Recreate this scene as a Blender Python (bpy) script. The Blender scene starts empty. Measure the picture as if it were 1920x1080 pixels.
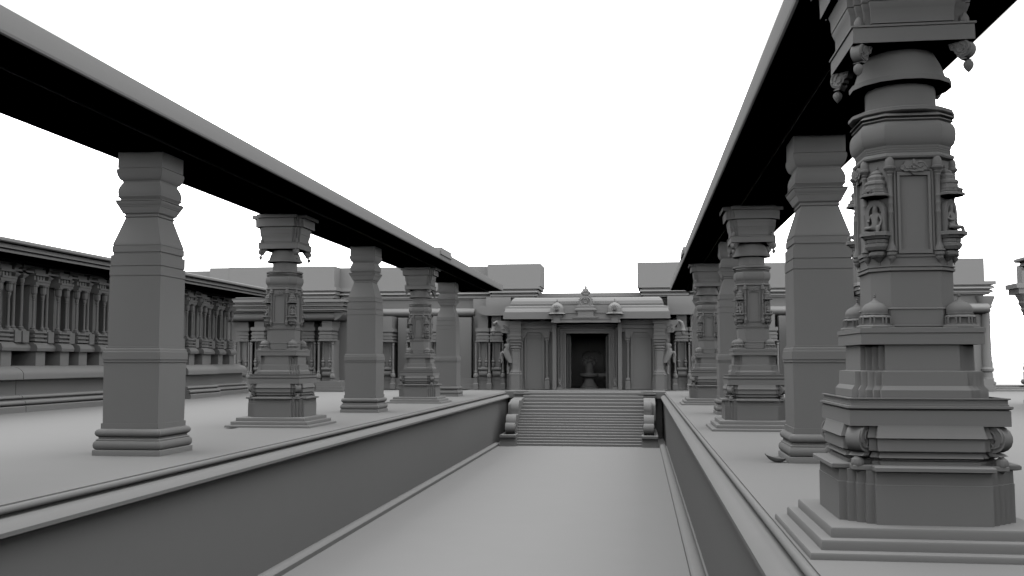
import bpy, math, random
from math import sin, cos, pi, radians, atan
random.seed(4)
scene = bpy.context.scene
COL = scene.collection

# ------------------------------------------------------------------ material
def stone(name, v, amp=0.03, scale=3.0):
    m = bpy.data.materials.new(name); m.use_nodes = True
    nt = m.node_tree; nt.nodes.clear()
    out = nt.nodes.new('ShaderNodeOutputMaterial'); d = nt.nodes.new('ShaderNodeBsdfDiffuse')
    tc = nt.nodes.new('ShaderNodeTexCoord'); no = nt.nodes.new('ShaderNodeTexNoise')
    no.inputs['Scale'].default_value = scale; no.inputs['Detail'].default_value = 6
    mr = nt.nodes.new('ShaderNodeMapRange')
    mr.inputs['To Min'].default_value = v*(1-amp); mr.inputs['To Max'].default_value = v*(1+amp)
    nt.links.new(tc.outputs['Object'], no.inputs['Vector'])
    nt.links.new(no.outputs['Fac'], mr.inputs['Value'])
    nt.links.new(mr.outputs['Result'], d.inputs['Color'])
    nt.links.new(d.outputs['BSDF'], out.inputs['Surface'])
    d.inputs['Roughness'].default_value = 0.0
    return m
ALB = 0.106
M = stone('pale_grey_stone', ALB, 0.02)
MF = stone('smooth_floor_stone', ALB, 0.02, 1.2)

# ------------------------------------------------------------------ mesh builder
class MB:
    def __init__(s): s.v = []; s.f = []
    def add(s, vs, fs):
        o = len(s.v); s.v += [tuple(p) for p in vs]; s.f += [tuple(i+o for i in f) for f in fs]
    def box(s, x0, x1, y0, y1, z0, z1):
        s.add([(x0,y0,z0),(x1,y0,z0),(x1,y1,z0),(x0,y1,z0),(x0,y0,z1),(x1,y0,z1),(x1,y1,z1),(x0,y1,z1)],
              [(0,3,2,1),(4,5,6,7),(0,1,5,4),(1,2,6,5),(2,3,7,6),(3,0,4,7)])
    def loft(s, rings, cap0=True, cap1=True):
        n = len(rings[0]); vs = [p for r in rings for p in r]; fs = []
        for k in range(len(rings)-1):
            for i in range(n):
                j = (i+1) % n; fs.append((k*n+i, k*n+j, (k+1)*n+j, (k+1)*n+i))
        if cap0: fs.append(tuple(range(n-1, -1, -1)))
        if cap1: fs.append(tuple((len(rings)-1)*n+i for i in range(n)))
        s.add(vs, fs)
    def plan(s, prof, ringf, cx=0, cy=0, cap0=True, cap1=True):
        # prof: list of (size, z); ringf(size) -> 2D ring (counter-clockwise)
        s.loft([[(cx+x, cy+y, z) for x, y in ringf(w)] for w, z in prof], cap0, cap1)
    def lathe(s, prof, cx=0, cy=0, n=16, ph=0):
        s.loft([[(cx+r*cos(ph+2*pi*i/n), cy+r*sin(ph+2*pi*i/n), z) for i in range(n)] for r, z in prof])
    def extrude(s, poly, fn, a, b):
        # poly: 2D points; fn(p, t) -> 3D ; closed prism between t=a and t=b
        s.loft([[fn(p, a) for p in poly], [fn(p, b) for p in poly]])
    def tube(s, pts, r, n=8):
        rings = []
        for i, p in enumerate(pts):
            a = pts[max(i-1, 0)]; b = pts[min(i+1, len(pts)-1)]
            t = [b[k]-a[k] for k in range(3)]; L = math.sqrt(sum(c*c for c in t)) or 1; t = [c/L for c in t]
            u = (0, 0, 1) if abs(t[2]) < .9 else (1, 0, 0)
            e = [t[1]*u[2]-t[2]*u[1], t[2]*u[0]-t[0]*u[2], t[0]*u[1]-t[1]*u[0]]
            L = math.sqrt(sum(c*c for c in e)); e = [c/L for c in e]
            g = [t[1]*e[2]-t[2]*e[1], t[2]*e[0]-t[0]*e[2], t[0]*e[1]-t[1]*e[0]]
            rr = r[i] if isinstance(r, (list, tuple)) else r
            rings.append([tuple(p[k]+rr*(cos(2*pi*j/n)*e[k]+sin(2*pi*j/n)*g[k]) for k in range(3)) for j in range(n)])
        s.loft(rings)
    def ball(s, c, rx, ry, rz, n=10, m=7):
        rings = []
        for k in range(m+1):
            th = -pi/2 + pi*k/m; q = max(cos(th), .04)
            rings.append([(c[0]+rx*q*cos(2*pi*i/n), c[1]+ry*q*sin(2*pi*i/n), c[2]+rz*sin(th)) for i in range(n)])
        s.loft(rings)
    def xf(s, fn, i0=0):
        s.v[i0:] = [tuple(fn(p)) for p in s.v[i0:]]
    def build(s, name, parent=None, mat=None, smooth=32):
        me = bpy.data.meshes.new(name); me.from_pydata(s.v, [], s.f); me.update()
        import bmesh
        bm = bmesh.new(); bm.from_mesh(me); bmesh.ops.recalc_face_normals(bm, faces=bm.faces); bm.to_mesh(me); bm.free()
        me.materials.append(mat or M)
        if smooth:
            me.polygons.foreach_set('use_smooth', [True]*len(me.polygons)); me.set_sharp_from_angle(angle=radians(smooth))
        o = bpy.data.objects.new(name, me); COL.objects.link(o)
        if parent: o.parent = parent
        return o

def empty(name, loc, label=None, cat=None, group=None, rz=0):
    o = bpy.data.objects.new(name, None); COL.objects.link(o); o.location = loc; o.rotation_euler.z = rz
    tag(o, label, cat, group); return o
def tag(o, label=None, cat=None, group=None, kind=None):
    if label: o['label'] = label
    if cat and not kind: o['kind'] = 'thing'
    if cat: o['category'] = cat
    if group: o['group'] = group
    if kind: o['kind'] = kind
    return o
def inst(o, parent, loc=(0,0,0), rz=0, sc=(1,1,1), name=None):
    # a copy of a part with its sub-parts
    c = o.copy(); COL.objects.link(c); c.parent = parent; c.location = loc; c.rotation_euler.z = rz; c.scale = sc
    for ch in list(o.children):
        k = ch.copy(); COL.objects.link(k); k.parent = c
    return c
def copy_thing(o, loc, label):
    r = o.copy(); COL.objects.link(r); r.location = loc; r['label'] = label
    for ch in list(o.children):
        c = ch.copy(); COL.objects.link(c); c.parent = r
        for g in list(ch.children):
            d = g.copy(); COL.objects.link(d); d.parent = c
    return r

# plans
def sq(w): return [(-w,-w),(w,-w),(w,w),(-w,w)]
def redent(w, k=.645, n=4):
    b = w*k; d = (w-b)/n; q = []
    for i in range(n):
        q.append((b+i*d, -(w-i*d))); q.append((b+i*d, -(w-(i+1)*d)))
    q.append((w, -b))
    r = []
    for a in range(4):
        for x, y in q:
            for _ in range(a): x, y = -y, x
            r.append((x, y))
    return r
def octa(w, k=.6):
    b = w*k; return [(b,-w),(w,-b),(w,b),(b,w),(-b,w),(-w,b),(-w,-b),(-b,-w)]
def circ(n):
    return lambda r: [(r*cos(2*pi*(i+.5)/n), r*sin(2*pi*(i+.5)/n)) for i in range(n)]
def bev(w, z0, z1, b=.015):
    return [(w, z0), (w, z1-b), (w-b*.35, z1-b*.3), (w-b, z1)]

# ================================================================== SETTING
XM = -2.70
def slab(name, x0, x1, y0, y1, z0, z1, kind='structure'):
    m = MB(); m.box(x0, x1, y0, y1, z0, z1); return tag(m.build(name, None, MF, 0), kind=kind)
YN, YE = -40.0, 57.0
slab('court_floor', XM-6, XM+6, YN, 56.5, -2.9, -2.237)
E0 = 3.95
slab('platform_floor', -9.05, XM-E0, YN, YE, -.30, 0)
slab('platform_floor', -70, -9.054, YN, YE, -.34, -.025)
slab('platform_floor', XM+E0, 70, YN, YE, -.30, 0)
slab('porch_floor', XM-E0, XM+E0, 49.35, YE, -.30, .03)
slab('porch_base', XM-3.79, XM+3.79, 49.7, YE-.1, -2.9, -.304)

# retaining walls with moulded edge
def court_wall(sgn, label):
    root = empty('retaining_wall', (XM, 20, -2.237), label, 'wall', 'retaining walls of the sunken court')
    Z = 2.237
    def fn(p, t): return (sgn*p[0], t-20, p[1]+Z)
    y0, y1 = YN, 49.35
    m = MB(); m.extrude([(3.84,-2.5),(3.84,-.25),(4.6,-.25),(4.6,-2.5)], fn, y0, 56.9); m.build('wall_face', root)
    # projecting ledge
    m = MB(); m.extrude([(3.705,-.285),(3.705,-.235),(3.78,-.165),(3.85,-.145),(3.935,-.135),(4.2,-.135),(4.2,-.285)], fn, y0, y1-.02)
    m.build('ledge', root)
    # roll moulding and platform kerb
    roll = [(3.985,-.115)] + [(3.935-.040*sin(a)*1.0, -.062-.045*cos(a)) for a in [k*pi/8 for k in range(0, 9)]] + [(3.985,-.017)]
    m = MB(); m.extrude(roll+[(4.3,-.02),(4.3,-.115)], fn, y0, y1-.02); m.build('roll_moulding', root)
    # kerb along the court floor
    kerb = [(3.545,-2.24),(3.545,-2.15),(3.575,-2.118),(3.62,-2.10),(3.68,-2.098),(3.73,-2.105),(3.775,-2.13),(3.80,-2.16),(3.85,-2.16),(3.85,-2.24)]
    m = MB(); m.extrude(kerb, fn, y0, 44.35); m.build('kerb', root)
court_wall(-1, 'long grey retaining wall on the left side of the sunken court')
court_wall(1, 'long grey retaining wall on the right side, below the near ornate pillar')

# far plinth seen through the gap on the right
m = MB()
for k, (y, z) in enumerate([(53.2,.09),(54.3,.17),(55.4,.24)]):
    m.box(14.0, 30, y, YE+.5, -.2 if k == 0 else [.09,.17][k-1]-.01, z)
tag(m.build('low_plinth', None, M, 0), 'low stepped plinth crossing the gap at the far right of the court', 'plinth')

# ================================================================== ROOF BEAMS
def beam(x0, x1, inner, label, yend):
    # inner = +1 when the court side is +X
    root = empty('colonnade_roof', ((x0+x1)/2, 20, 4.95), label, 'roof beam', 'roof beams over the two colonnades')
    w = (x1-x0)/2
    def fn(p, t): return (p[0]*inner, t-20, p[1]-4.95)
    y0 = YN
    prof = [(-w,4.95),(w-.74,4.95),(w-.715,4.985),(w-.03,4.988),(w-.008,5.0),(w,5.03),(w,5.282),(w-.006,5.288),(-w,5.288)]
    m = MB(); m.extrude(prof, fn, y0, yend); m.build('roof_slab', root, M, 0)
    return root
bl = beam(-8.80, -6.70, 1, 'long flat roof beam over the left colonnade', 48.9)
br = beam(1.535, 3.62, -1, 'long flat roof beam over the right colonnade', 49.4)
for (bx, cy, s, lab) in ((-6.70, 34.1, 1, 'small stone block on the edge of the left roof beam'),
                         (1.535, 35.0, -1, 'small stone block on the edge of the right roof beam')):
    m = MB(); m.box(-.3, .045, -1.0, 1.0, -.14, 0); m.box(-.3, .03, -.93, .93, 0, .10)
    m.xf(lambda p: (p[0]*s, p[1], p[2]))
    o = m.build('edge_block', None, M, 0); o.location = (bx, cy, 5.292+.0)
    tag(o, lab, 'block')
# embed the blocks in the roof edge visually: they sit on the slab top with a lip over the face

# ================================================================== SIMPLE PILLARS
def torus_prof(z0, z1, w, bulge, n=6):
    r = []
    for k in range(n+1):
        a = -pi/2 + pi*k/n
        r.append((w+bulge*cos(a), (z0+z1)/2+(z1-z0)/2*sin(a)))
    return r
def make_simple():
    root = empty('square_pillar', (-8.12, 15.66, 0), 'x', 'pillar', 'plain square pillars of the colonnades')
    m = MB(); m.plan(bev(.576, 0, .092, .01)+[(.545,.094)], sq)
    m.plan(torus_prof(.094,.236,.53,.042)+[(.54,.238),(.54,.252),(.508,.27),(.508,.292)], sq)
    m.plan(torus_prof(.290,.425,.485,.068,8)+[(.487,.427),(.487,.510)], sq); m.build('base', root)
    m = MB(); m.plan([(.468,.505),(.468,.53),(.476,1.485)], sq)
    m.plan([(.478,1.483),(.478,1.498)], sq); m.build('lower_shaft', root)
    m = MB(); m.plan([(.490,1.494),(.490,1.512),(.480,1.514),(.480,1.532),(.493,1.534),(.493,1.655),(.481,1.662),(.478,1.70),(.468,1.712)], sq); m.build('band', root)
    m = MB(); m.plan([(.455,1.70),(.455,1.742),(.437,1.745),(.437,2.885),(.430,2.886),(.430,2.899),(.441,2.900),(.441,3.045)], sq)
    m.plan([(.420,3.04),(.420,3.06),(.433,3.062),(.433,3.237),(.405,3.239),(.405,3.285),(.420,3.287),(.420,3.385),(.408,3.387),(.408,3.398),(.414,3.40),(.414,3.42),(.404,3.45),(.277,3.874)], sq); m.build('upper_shaft', root)
    m = MB(); m.plan([(.283,3.872),(.297,3.885),(.297,3.902),(.285,3.905),(.285,3.925),(.318,3.945),(.322,3.952),(.322,3.962),(.358,4.035),(.358,4.043),(.368,4.045),(.368,4.058),(.385,4.085),(.397,4.115),(.397,4.130),(.412,4.135),(.412,4.147),(.34,4.150)], sq); m.build('moulded_collar', root)
    m = MB(); m.plan([(.332,4.148),(.345,4.175),(.378,4.215),(.378,4.228),(.366,4.230),(.374,4.27),(.374,4.31),(.360,4.37),(.335,4.42),(.318,4.452)], sq)
    m.plan([(.318,4.448),(.325,4.475),(.352,4.492),(.378,4.54),(.397,4.61),(.397,4.668),(.372,4.670)], sq)
    m.plan([(.372,4.664),(.372,4.682),(.383,4.684),(.383,4.949)], sq); m.build('capital', root)
    return root
S = make_simple()
BACK = True
S['label'] = 'large plain square pillar nearest on the left side of the court'
copy_thing(S, (-8.20, 29.25, 0), 'plain square pillar in the middle of the left colonnade')
copy_thing(S, (-8.31, 42.95, 0), 'farthest plain square pillar of the left colonnade, beside the porch')
copy_thing(S, (2.755, 15.83, 0), 'large plain square pillar with the oil lamp at its foot')
copy_thing(S, (2.72, 29.4, 0), 'plain square pillar behind the second ornate pillar on the right')
copy_thing(S, (2.70, 43.3, 0), 'farthest plain square pillar of the right colonnade, mostly hidden')

copy_thing(S, (-8.12, 1.75, 0), 'plain square pillar beside the viewpoint on the left, outside the view')  # this pair continues the rows unseen, added to shade the pillars in view
copy_thing(S, (2.80, 1.75, 0), 'plain square pillar beside the viewpoint on the right, outside the view')

# ================================================================== ORNATE PILLARS
def ring_tube(m, c, r, ax, a0, a1, rad, n=14, w=None):
    pts = []
    for k in range(n+1):
        a = a0+(a1-a0)*k/n; rr = r if not isinstance(r, tuple) else r[0]+(r[1]-r[0])*k/n
        pts.append((c[0]+rr*cos(a), c[1], c[2]+rr*sin(a)))
    m.tube(pts, rad, 6)
def make_bracket(h=.24, t=.11, dr=.20):
    # scroll bracket: local +X points outwards, top at z = 0
    prof = [(0,0)]
    prof = [(-.19,0),(-.02,0)]
    for k in range(9):
        a = radians(80-k*22); prof.append((-.085+.105*cos(a), -.105+.105*sin(a)*1.0))
    prof += [(-.055,-.215),(-.02,-.235),(-.10,-.235),(-.13,-.20),(-.12,-.165),(-.165,-.145),(-.175,-.11),(-.215,-.09),(-.235,-.04),(-.25,0)]
    prof = [(x*dr/.2, z*h/.24) for x, z in prof]
    m = MB(); m.extrude(prof, lambda p, q: (p[0], q, p[1]), -t/2, t/2)
    for s in (-1, 1):
        y = s*t/2
        for (cx, cz, r0, r1, a0, a1) in ((-.085,-.10,.088,.070,radians(60),radians(-100)),(-.105,-.095,.055,.03,radians(90),radians(-200)),(-.11,-.165,.035,.02,radians(60),radians(-200)),(-.19,-.05,.035,.015,radians(160),radians(-160))):
            ring_tube(m, (cx*dr/.2, y, cz*h/.24), (r0*dr/.2, r1*dr/.2), 0, a0, a1, .011)
    b = m.build('scroll_bracket')
    m = MB(); m.lathe([(.012,0.004),(.022,-.008),(.048,-.03),(.053,-.055),(.050,-.075),(.038,-.10),(.018,-.125),(.004,-.138)], 0, 0, 10)
    p = m.build('pendant'); p.parent = b; p.location = (-.045*dr/.2, 0, -h*.98)
    return b
def pos(o, parent, loc, rz=0):
    o.parent = parent; o.location = loc; o.rotation_euler.z = rz; return o

def colonette_mb(h, r=.018):
    # slender colonette, foot at z = 0, pendant bulb below, domed cap on top
    m = MB()
    m.lathe([(.003,-.10),(.006,-.085),(.020,-.07),(.030,-.055),(.033,-.045),(.028,-.04),(.040,-.025),(.041,-.005),(.033,0),(.047,.006),(.047,.014),(.038,.018),(.034,.04),(.022,.07),(.020,.085),(r,.09),
             (r,h*.42),(r*1.2,h*.43),(r*1.2,h*.44),(r,h*.45),(r,h*.52),(r*1.2,h*.53),(r*1.2,h*.54),(r,h*.55),(r,h*.60),(r*1.2,h*.61),(r*1.2,h*.62),(r,h*.63),(r,h-.13),(r*1.3,h-.12),(r*1.1,h-.11),(r*1.7,h-.09),(r*1.4,h-.085),(r*2.1,h-.07),(r*2.5,h-.06),(r*2.5,h-.045),(r*1.9,h-.04),(r*1.95,h-.01),(r*1.7,h+.015),(r*1.0,h+.035),(r*.5,h+.045),(r*.15,h+.075)], 0, 0, 12)
    return m

def seated_figure(name='figure', s=1.0):
    # one continuous body grown from a skinned skeleton, seated with one leg folded; faces -Y, hips at z=0
    J = [((0,0,.05),.046),((0,0,.13),.038),((0,.002,.20),.046),((0,0,.245),.020),((0,-.004,.285),.034),((0,-.002,.335),.024),((0,0,.365),.012),
         ((-.06,0,.215),.020),((-.10,-.01,.15),.016),((-.07,-.06,.12),.013),((-.06,-.085,.13),.012),
         ((.06,0,.215),.020),((.10,-.01,.14),.016),((.085,-.04,.07),.013),((.08,-.055,.045),.013),
         ((-.05,-.02,.035),.030),((-.12,-.07,.035),.024),((-.04,-.12,.03),.018),((.01,-.13,.028),.014),
         ((.05,-.02,.035),.030),((.10,-.11,.04),.024),((.095,-.12,-.05),.018),((.09,-.15,-.065),.013)]
    Eg = [(0,1),(1,2),(2,3),(3,4),(4,5),(5,6),(2,7),(7,8),(8,9),(9,10),(2,11),(11,12),(12,13),(13,14),(0,15),(15,16),(16,17),(17,18),(0,19),(19,20),(20,21),(21,22)]
    return skin(name, [(p, r*1.25) for p, r in J], Eg, s)
def skin(name, J, Eg, s=1.0, lev=2):
    me = bpy.data.meshes.new(name); me.from_pydata([tuple(c*s for c in p) for p, r in J], Eg, []); me.update()
    me.materials.append(M)
    o = bpy.data.objects.new(name, me); COL.objects.link(o)
    md = o.modifiers.new('skin', 'SKIN'); md.use_smooth_shade = True
    sv = me.skin_vertices
    if len(sv) == 0: me.attributes  # created with the modifier
    if not me.skin_vertices:
        return o
    for i, (p, r) in enumerate(J): me.skin_vertices[0].data[i].radius = (r*s, r*s)
    me.skin_vertices[0].data[0].use_root = True
    sb = o.modifiers.new('sub', 'SUBSURF'); sb.levels = lev; sb.render_levels = lev
    return o
def ensure_skin(me):
    # a mesh made from data has no skin layer; bmesh creates it
    import bmesh
    bm = bmesh.new(); bm.from_mesh(me); bm.verts.layers.skin.verify(); bm.to_mesh(me); bm.free()
def skin(name, J, Eg, s=1.0, lev=2):
    import bmesh
    me = bpy.data.meshes.new(name)
    bm = bmesh.new(); L = bm.verts.layers.skin.verify()
    vs = []
    for i, (p, r) in enumerate(J):
        v = bm.verts.new(tuple(c*s for c in p)); rr = r if isinstance(r, tuple) else (r, r)
        v[L].radius = (rr[0]*s, rr[1]*s); v[L].use_root = (i == 0); vs.append(v)
    for a, b in Eg: bm.edges.new((vs[a], vs[b]))
    bm.to_mesh(me); bm.free(); me.materials.append(M)
    o = bpy.data.objects.new(name, me); COL.objects.link(o)
    md = o.modifiers.new('skin', 'SKIN'); md.use_smooth_shade = True
    sb = o.modifiers.new('sub', 'SUBSURF'); sb.levels = lev; sb.render_levels = lev
    return o

def kirtimukha_mb():
    # leafy relief on the panel top, lies in XZ plane facing -Y, centre at origin
    m = MB()
    m.extrude([(-.085,.0),(-.06,-.03),(-.03,-.028),(0,-.055),(.03,-.028),(.06,-.03),(.085,0),(.065,.02),(.05,.05),(.02,.04),(0,.06),(-.02,.04),(-.05,.05),(-.065,.02)], lambda p, t: (p[0], t, p[1]), -.014, .01)
    for s in (-1, 1):
        ring_tube(m, (s*.045, -.014, .012), (.028, .010), 0, 0, 4.5*s+pi/2, .0065)
        ring_tube(m, (s*.018, -.016, .0), (.012, .006), 0, 0, 5.5, .005)
        m.ball((s*.015, -.018, .012), .008, .008, .008, 8, 5)
        ring_tube(m, (s*.07, -.012, -.005), (.018, .008), 0, pi/2, pi/2-4.5*s, .005)
    m.ball((0, -.02, -.006), .010, .010, .012, 8, 5)
    m.tube([(-.03,-.018,-.024),(-.012,-.022,-.03),(.012,-.022,-.03),(.03,-.018,-.024)], .006, 6)
    m.tube([(0,-.016,.05),(0,-.02,.02)], [.004,.008], 6)
    return m

def make_dome():
    m = MB(); R = .152
    o8 = lambda r: [(r*cos(pi/8+pi/4*i), r*sin(pi/8+pi/4*i)) for i in range(8)]
    m.plan([(R,0),(R,.012),(R*.97,.016),(R*.93,.018)], o8)
    m.plan([(R*.86,.016),(R*.86,.03)], o8)
    m.plan([(R*.70,.028),(R*.70,.075)], o8)
    for i in range(8):
        a = pi/8+pi/4*i
        for d in (-.12, .12):
            x, y = R*.82*cos(a+d), R*.82*sin(a+d); m.box(x-.006, x+.006, y-.006, y+.006, .028, .082)
    m.plan([(R*.84,.072),(R*.86,.078),(R*.80,.088),(R*.68,.096),(R*.68,.10)], o8)
    m.plan([(R*.70,.10),(R*.70,.106),(R*.66,.108),(R*.69,.125),(R*.68,.142),(R*.60,.162),(R*.46,.180),(R*.30,.190)], lambda r: [(r*cos(2*pi*i/24)*(1+.02*cos(24*pi*i/24)), r*sin(2*pi*i/24)) for i in range(24)])
    m.lathe([(.045,.186),(.044,.192),(.028,.200),(.014,.212),(.010,.225),(.007,.228),(.014,.233),(.014,.237),(.005,.240),(.010,.245),(.009,.249),(.004,.252),(.002,.270)], 0, 0, 12)
    m.xf(lambda p: (p[0], p[1], p[2]*1.10))
    return m.build('dome')

def make_ornate():
    root = empty('ornate_pillar', (2.28, 8.92, 0), 'x', 'pillar', 'carved pillars of the colonnades')
    m = MB(); m.plan(bev(1.005, 0, .056, .022), sq); m.plan(bev(.905, .05, .137, .022), sq); m.plan(bev(.815, .13, .220, .022), sq)
    m.build('stepped_base', root)
    m = MB(); m.plan([(.680,.215),(.680,.528),(.675,.531),(.673,.635)], redent)
    m.plan([(.700,.632),(.732,.640),(.732,.668),(.722,.676),(.65,.678)], lambda w: redent(w, .62, 2)); m.build('pedestal', root)
    m = MB()
    m.plan([(.590,.672),(.590,.705),(.560,.712),(.560,.722),(.615,.735),(.612,.742),(.588,.775),(.570,.776),(.570,.786),(.630,.790),(.626,.884),(.600,.886),(.650,.893),(.645,.905),(.622,.975),(.620,.992)], redent)
    m.build('waist_moulding', root)
    m = MB(); m.plan([(.614,.988),(.614,1.110),(.600,1.114),(.628,1.128),(.628,1.145),(.604,1.147),(.604,1.16),(.598,1.162),(.598,1.196),(.614,1.200),(.614,1.209),(.582,1.2095),(.582,1.172),(.3,1.171)], sq); m.build('table_slab', root)
    m = MB(); m.plan([(.538,1.168),(.538,1.270),(.510,1.305),(.506,1.42),(.48,1.425),(.455,1.427),(.450,1.645)], redent); m.build('upper_pedestal', root)
    m = MB(); m.plan([(.480,1.640),(.480,1.728),(.473,1.729),(.473,1.733),(.486,1.735),(.486,1.775),(.46,1.779),(.2,1.7792)], sq); m.build('upper_slab', root)
    m = MB()
    m.plan([(.335,1.775),(.355,1.790),(.355,1.802),(.343,1.804),(.343,1.932),(.352,1.935),(.349,1.944),(.335,1.948),(.335,2.245),(.342,2.250),(.352,2.256),(.352,2.275),(.342,2.277),(.342,2.284),(.352,2.288),(.352,2.296),(.337,2.298),(.337,3.185),
            (.345,3.19),(.366,3.20),(.372,3.215),(.366,3.235),(.345,3.245),(.349,3.258),(.344,3.262),(.349,3.275),(.344,3.28),(.352,3.298),(.352,3.306),(.374,3.335),(.384,3.375),(.387,3.42),(.382,3.465),(.368,3.50),(.353,3.512),(.372,3.524),(.368,3.534),(.350,3.540),(.384,3.552),(.378,3.562),(.345,3.585)], octa)
    m.build('shaft', root)
    m = MB(); c16 = circ(16)
    m.plan([(.36,3.578),(.425,3.590),(.432,3.596),(.432,3.622),(.40,3.636),(.300,3.646),(.290,3.655),(.287,3.850),(.35,3.852),(.418,3.856),(.420,3.898),(.385,3.905),(.372,3.95),(.345,4.03),(.305,4.11),(.285,4.155)], c16)
    m.build('neck', root)
    m = MB()
    m.plan([(.486,4.150),(.484,4.278),(.497,4.281),(.497,4.298),(.46,4.300),(.2,4.301)], sq)
    rc = lambda w: redent(w, .70, 3)
    m.plan([(.455,4.296),(.455,4.315),(.470,4.318),(.472,4.43),(.480,4.445),(.495,4.49),(.495,4.50)], rc)
    m.plan([(.485,4.495),(.485,4.503),(.500,4.506),(.505,4.61),(.520,4.655),(.520,4.662)], rc)
    m.plan([(.50,4.655),(.50,4.666),(.585,4.668),(.590,4.865),(.54,4.868)], rc)
    m.plan([(.60,4.862),(.655,4.865),(.660,4.949)], lambda w: redent(w, .72, 1))
    m.build('capital', root)
    # scroll brackets with pendants under both slabs and buds on the capital slab
    b1 = make_bracket(.245, .125, .21); b2 = make_bracket(.165, .085, .15)
    b2.children[0].scale = (.78, .78, .78)
    d = make_dome()
    m = MB(); m.lathe([(.035,0),(.040,.02),(.036,.05),(.022,.075),(.004,.095)], 0, 0, 10); bud = m.build('bud')
    for k in range(4):
        a = pi/4+k*pi/2
        for (o, r, z, rr) in ((b1, .825, .990, a), (b2, .655, 4.152, a), (d, .474, 1.779, 0), (bud, .60, 4.300, 0)):
            loc = (r*cos(a), r*sin(a), z)
            pos(o, root, loc, rr) if k == 0 else inst(o, root, loc, rr)
    # framed panels on the four broad faces
    m = MB()
    fw, z0, z1 = .158, 2.372, 3.105; Y = -.337
    m.box(-fw, fw, Y-.012, Y+.01, z0-.004, z0+.016); m.box(-fw, fw, Y-.012, Y+.01, z1-.016, z1)
    m.box(-fw, -fw+.016, Y-.012, Y+.01, z0+.016, z1-.016); m.box(fw-.016, fw, Y-.012, Y+.01, z0+.016, z1-.016)
    g = .024
    m.box(-fw+g, fw-g, Y-.024, Y+.01, z0+g, z0+g+.032); m.box(-fw+g, fw-g, Y-.024, Y+.01, z1-g-.032, z1-g)
    m.box(-fw+g, -fw+g+.022, Y-.024, Y+.01, z0+g+.032, z1-g-.032); m.box(fw-g-.022, fw-g, Y-.024, Y+.01, z0+g+.032, z1-g-.032)
    pan = m.build('panel_frame', None, M, 0)
    m = kirtimukha_mb(); i0 = 0; m.xf(lambda p: (p[0]*1.25, p[1]+Y-.026, p[2]*1.2+3.115)); km = m.build('carved_crest')
    col = colonette_mb(.76, .020).build('colonette')
    for k in range(4):
        a = k*pi/2
        if k == 0: pos(pan, root, (0,0,0), 0); pos(km, root, (0,0,0), 0)
        else: inst(pan, root, (0,0,0), a); inst(km, root, (0,0,0), a)
        for s in (-1, 1):
            x, y = s*.190, -.352; ca, sa = cos(a), sin(a); loc = (x*ca-y*sa, x*sa+y*ca, 2.41)
            if k == 0 and s == -1: pos(col, root, loc)
            else: inst(col, root, loc)
    # niches with seated figures on the four diagonal faces (local: faces -Y, wall plane y=0)
    m = MB()
    hx = lambda w: [(-w,.02),(-w,-w*.75),(-w*.45,-w*1.25),(w*.45,-w*1.25),(w,-w*.75),(w,.02)]
    m.plan([(.004,2.305),(.008,2.33),(.03,2.35),(.04,2.362),(.052,2.366),(.068,2.385),(.070,2.405),(.058,2.418),(.078,2.428),(.092,2.455),(.092,2.475),(.082,2.485),(.086,2.49),(.086,2.515),(.10,2.522),(.104,2.532),(.108,2.534),(.108,2.54),(.125,2.543),(.125,2.572),(.12,2.575)], hx)
    br = m.build('niche_shelf', None, M, 25)
    m = MB()
    # arch frame
    def arch(w, h0, h1, n=10):
        r = [(-w, h0)]
        for k in range(n+1):
            a = pi - pi*k/n; r.append((w*cos(a), h1+w*1.25*sin(a)**.9 if sin(a) > 0 else h1))
        r.append((w, h0)); return r
    outer, innr = arch(.088, 2.572, 2.74), arch(.056, 2.572, 2.735)
    n = len(outer)
    for i in range(n-1):
        a, b, c, e = outer[i], outer[i+1], innr[i+1], innr[i]
        m.add([(a[0],-.055,a[1]),(b[0],-.055,b[1]),(c[0],-.055,c[1]),(e[0],-.055,e[1]),(a[0],.01,a[1]),(b[0],.01,b[1]),(c[0],.01,c[1]),(e[0],.01,e[1])],
              [(0,1,2,3),(4,7,6,5),(0,4,5,1),(3,2,6,7),(0,3,7,4),(1,5,6,2)])
    ar = m.build('niche_arch', None, M, 30)
    m = MB()
    for k in range(17):
        a = pi*2*k/16
    ring_tube(m, (0, -.03, 2.765), .038, 0, 0, 2*pi, .006, 18)
    halo = m.build('halo')
    m = MB()
    m.plan([(.090,2.870),(.118,2.878),(.118,2.895),(.100,2.905),(.104,2.912),(.104,2.92),(.090,2.925),(.093,2.935),(.093,2.945),(.080,2.950),(.078,2.975),(.084,2.985),(.082,3.005),(.065,3.018),(.066,3.03),(.068,3.045),(.055,3.06),(.045,3.068),(.047,3.08),(.036,3.095),(.020,3.105),(.006,3.115),(.010,3.125),(.002,3.15)], hx)
    m.box(-.02,.02,-.15,-.10,2.915,2.93); m.box(-.018,-.010,-.145,-.10,2.895,2.92); m.box(.010,.018,-.145,-.10,2.895,2.92)
    cn = m.build('canopy', None, M, 25)
    fg = seated_figure('seated_figure', .62)
    m = MB()
    for k in range(4):
        a = pi/4+k*pi/2
        R = .270*math.sqrt(2)
        loc = (R*cos(a), R*sin(a), 0); rz = a+pi/2
        for o in (br, ar, halo, cn):
            pos(o, root, loc, rz) if k == 0 else inst(o, root, loc, rz)
        fl = ((R+.045)*cos(a), (R+.045)*sin(a), 2.592)
        if k == 0: pos(fg, root, fl, rz)
        else: inst(fg, root, fl, rz)
    return root
O = make_ornate()
O['label'] = 'largest carved pillar, standing nearest at the right edge of the view'
copy_thing(O, (-8.40, 22.87, 0), 'carved pillar between the first two plain pillars on the left')
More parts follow.
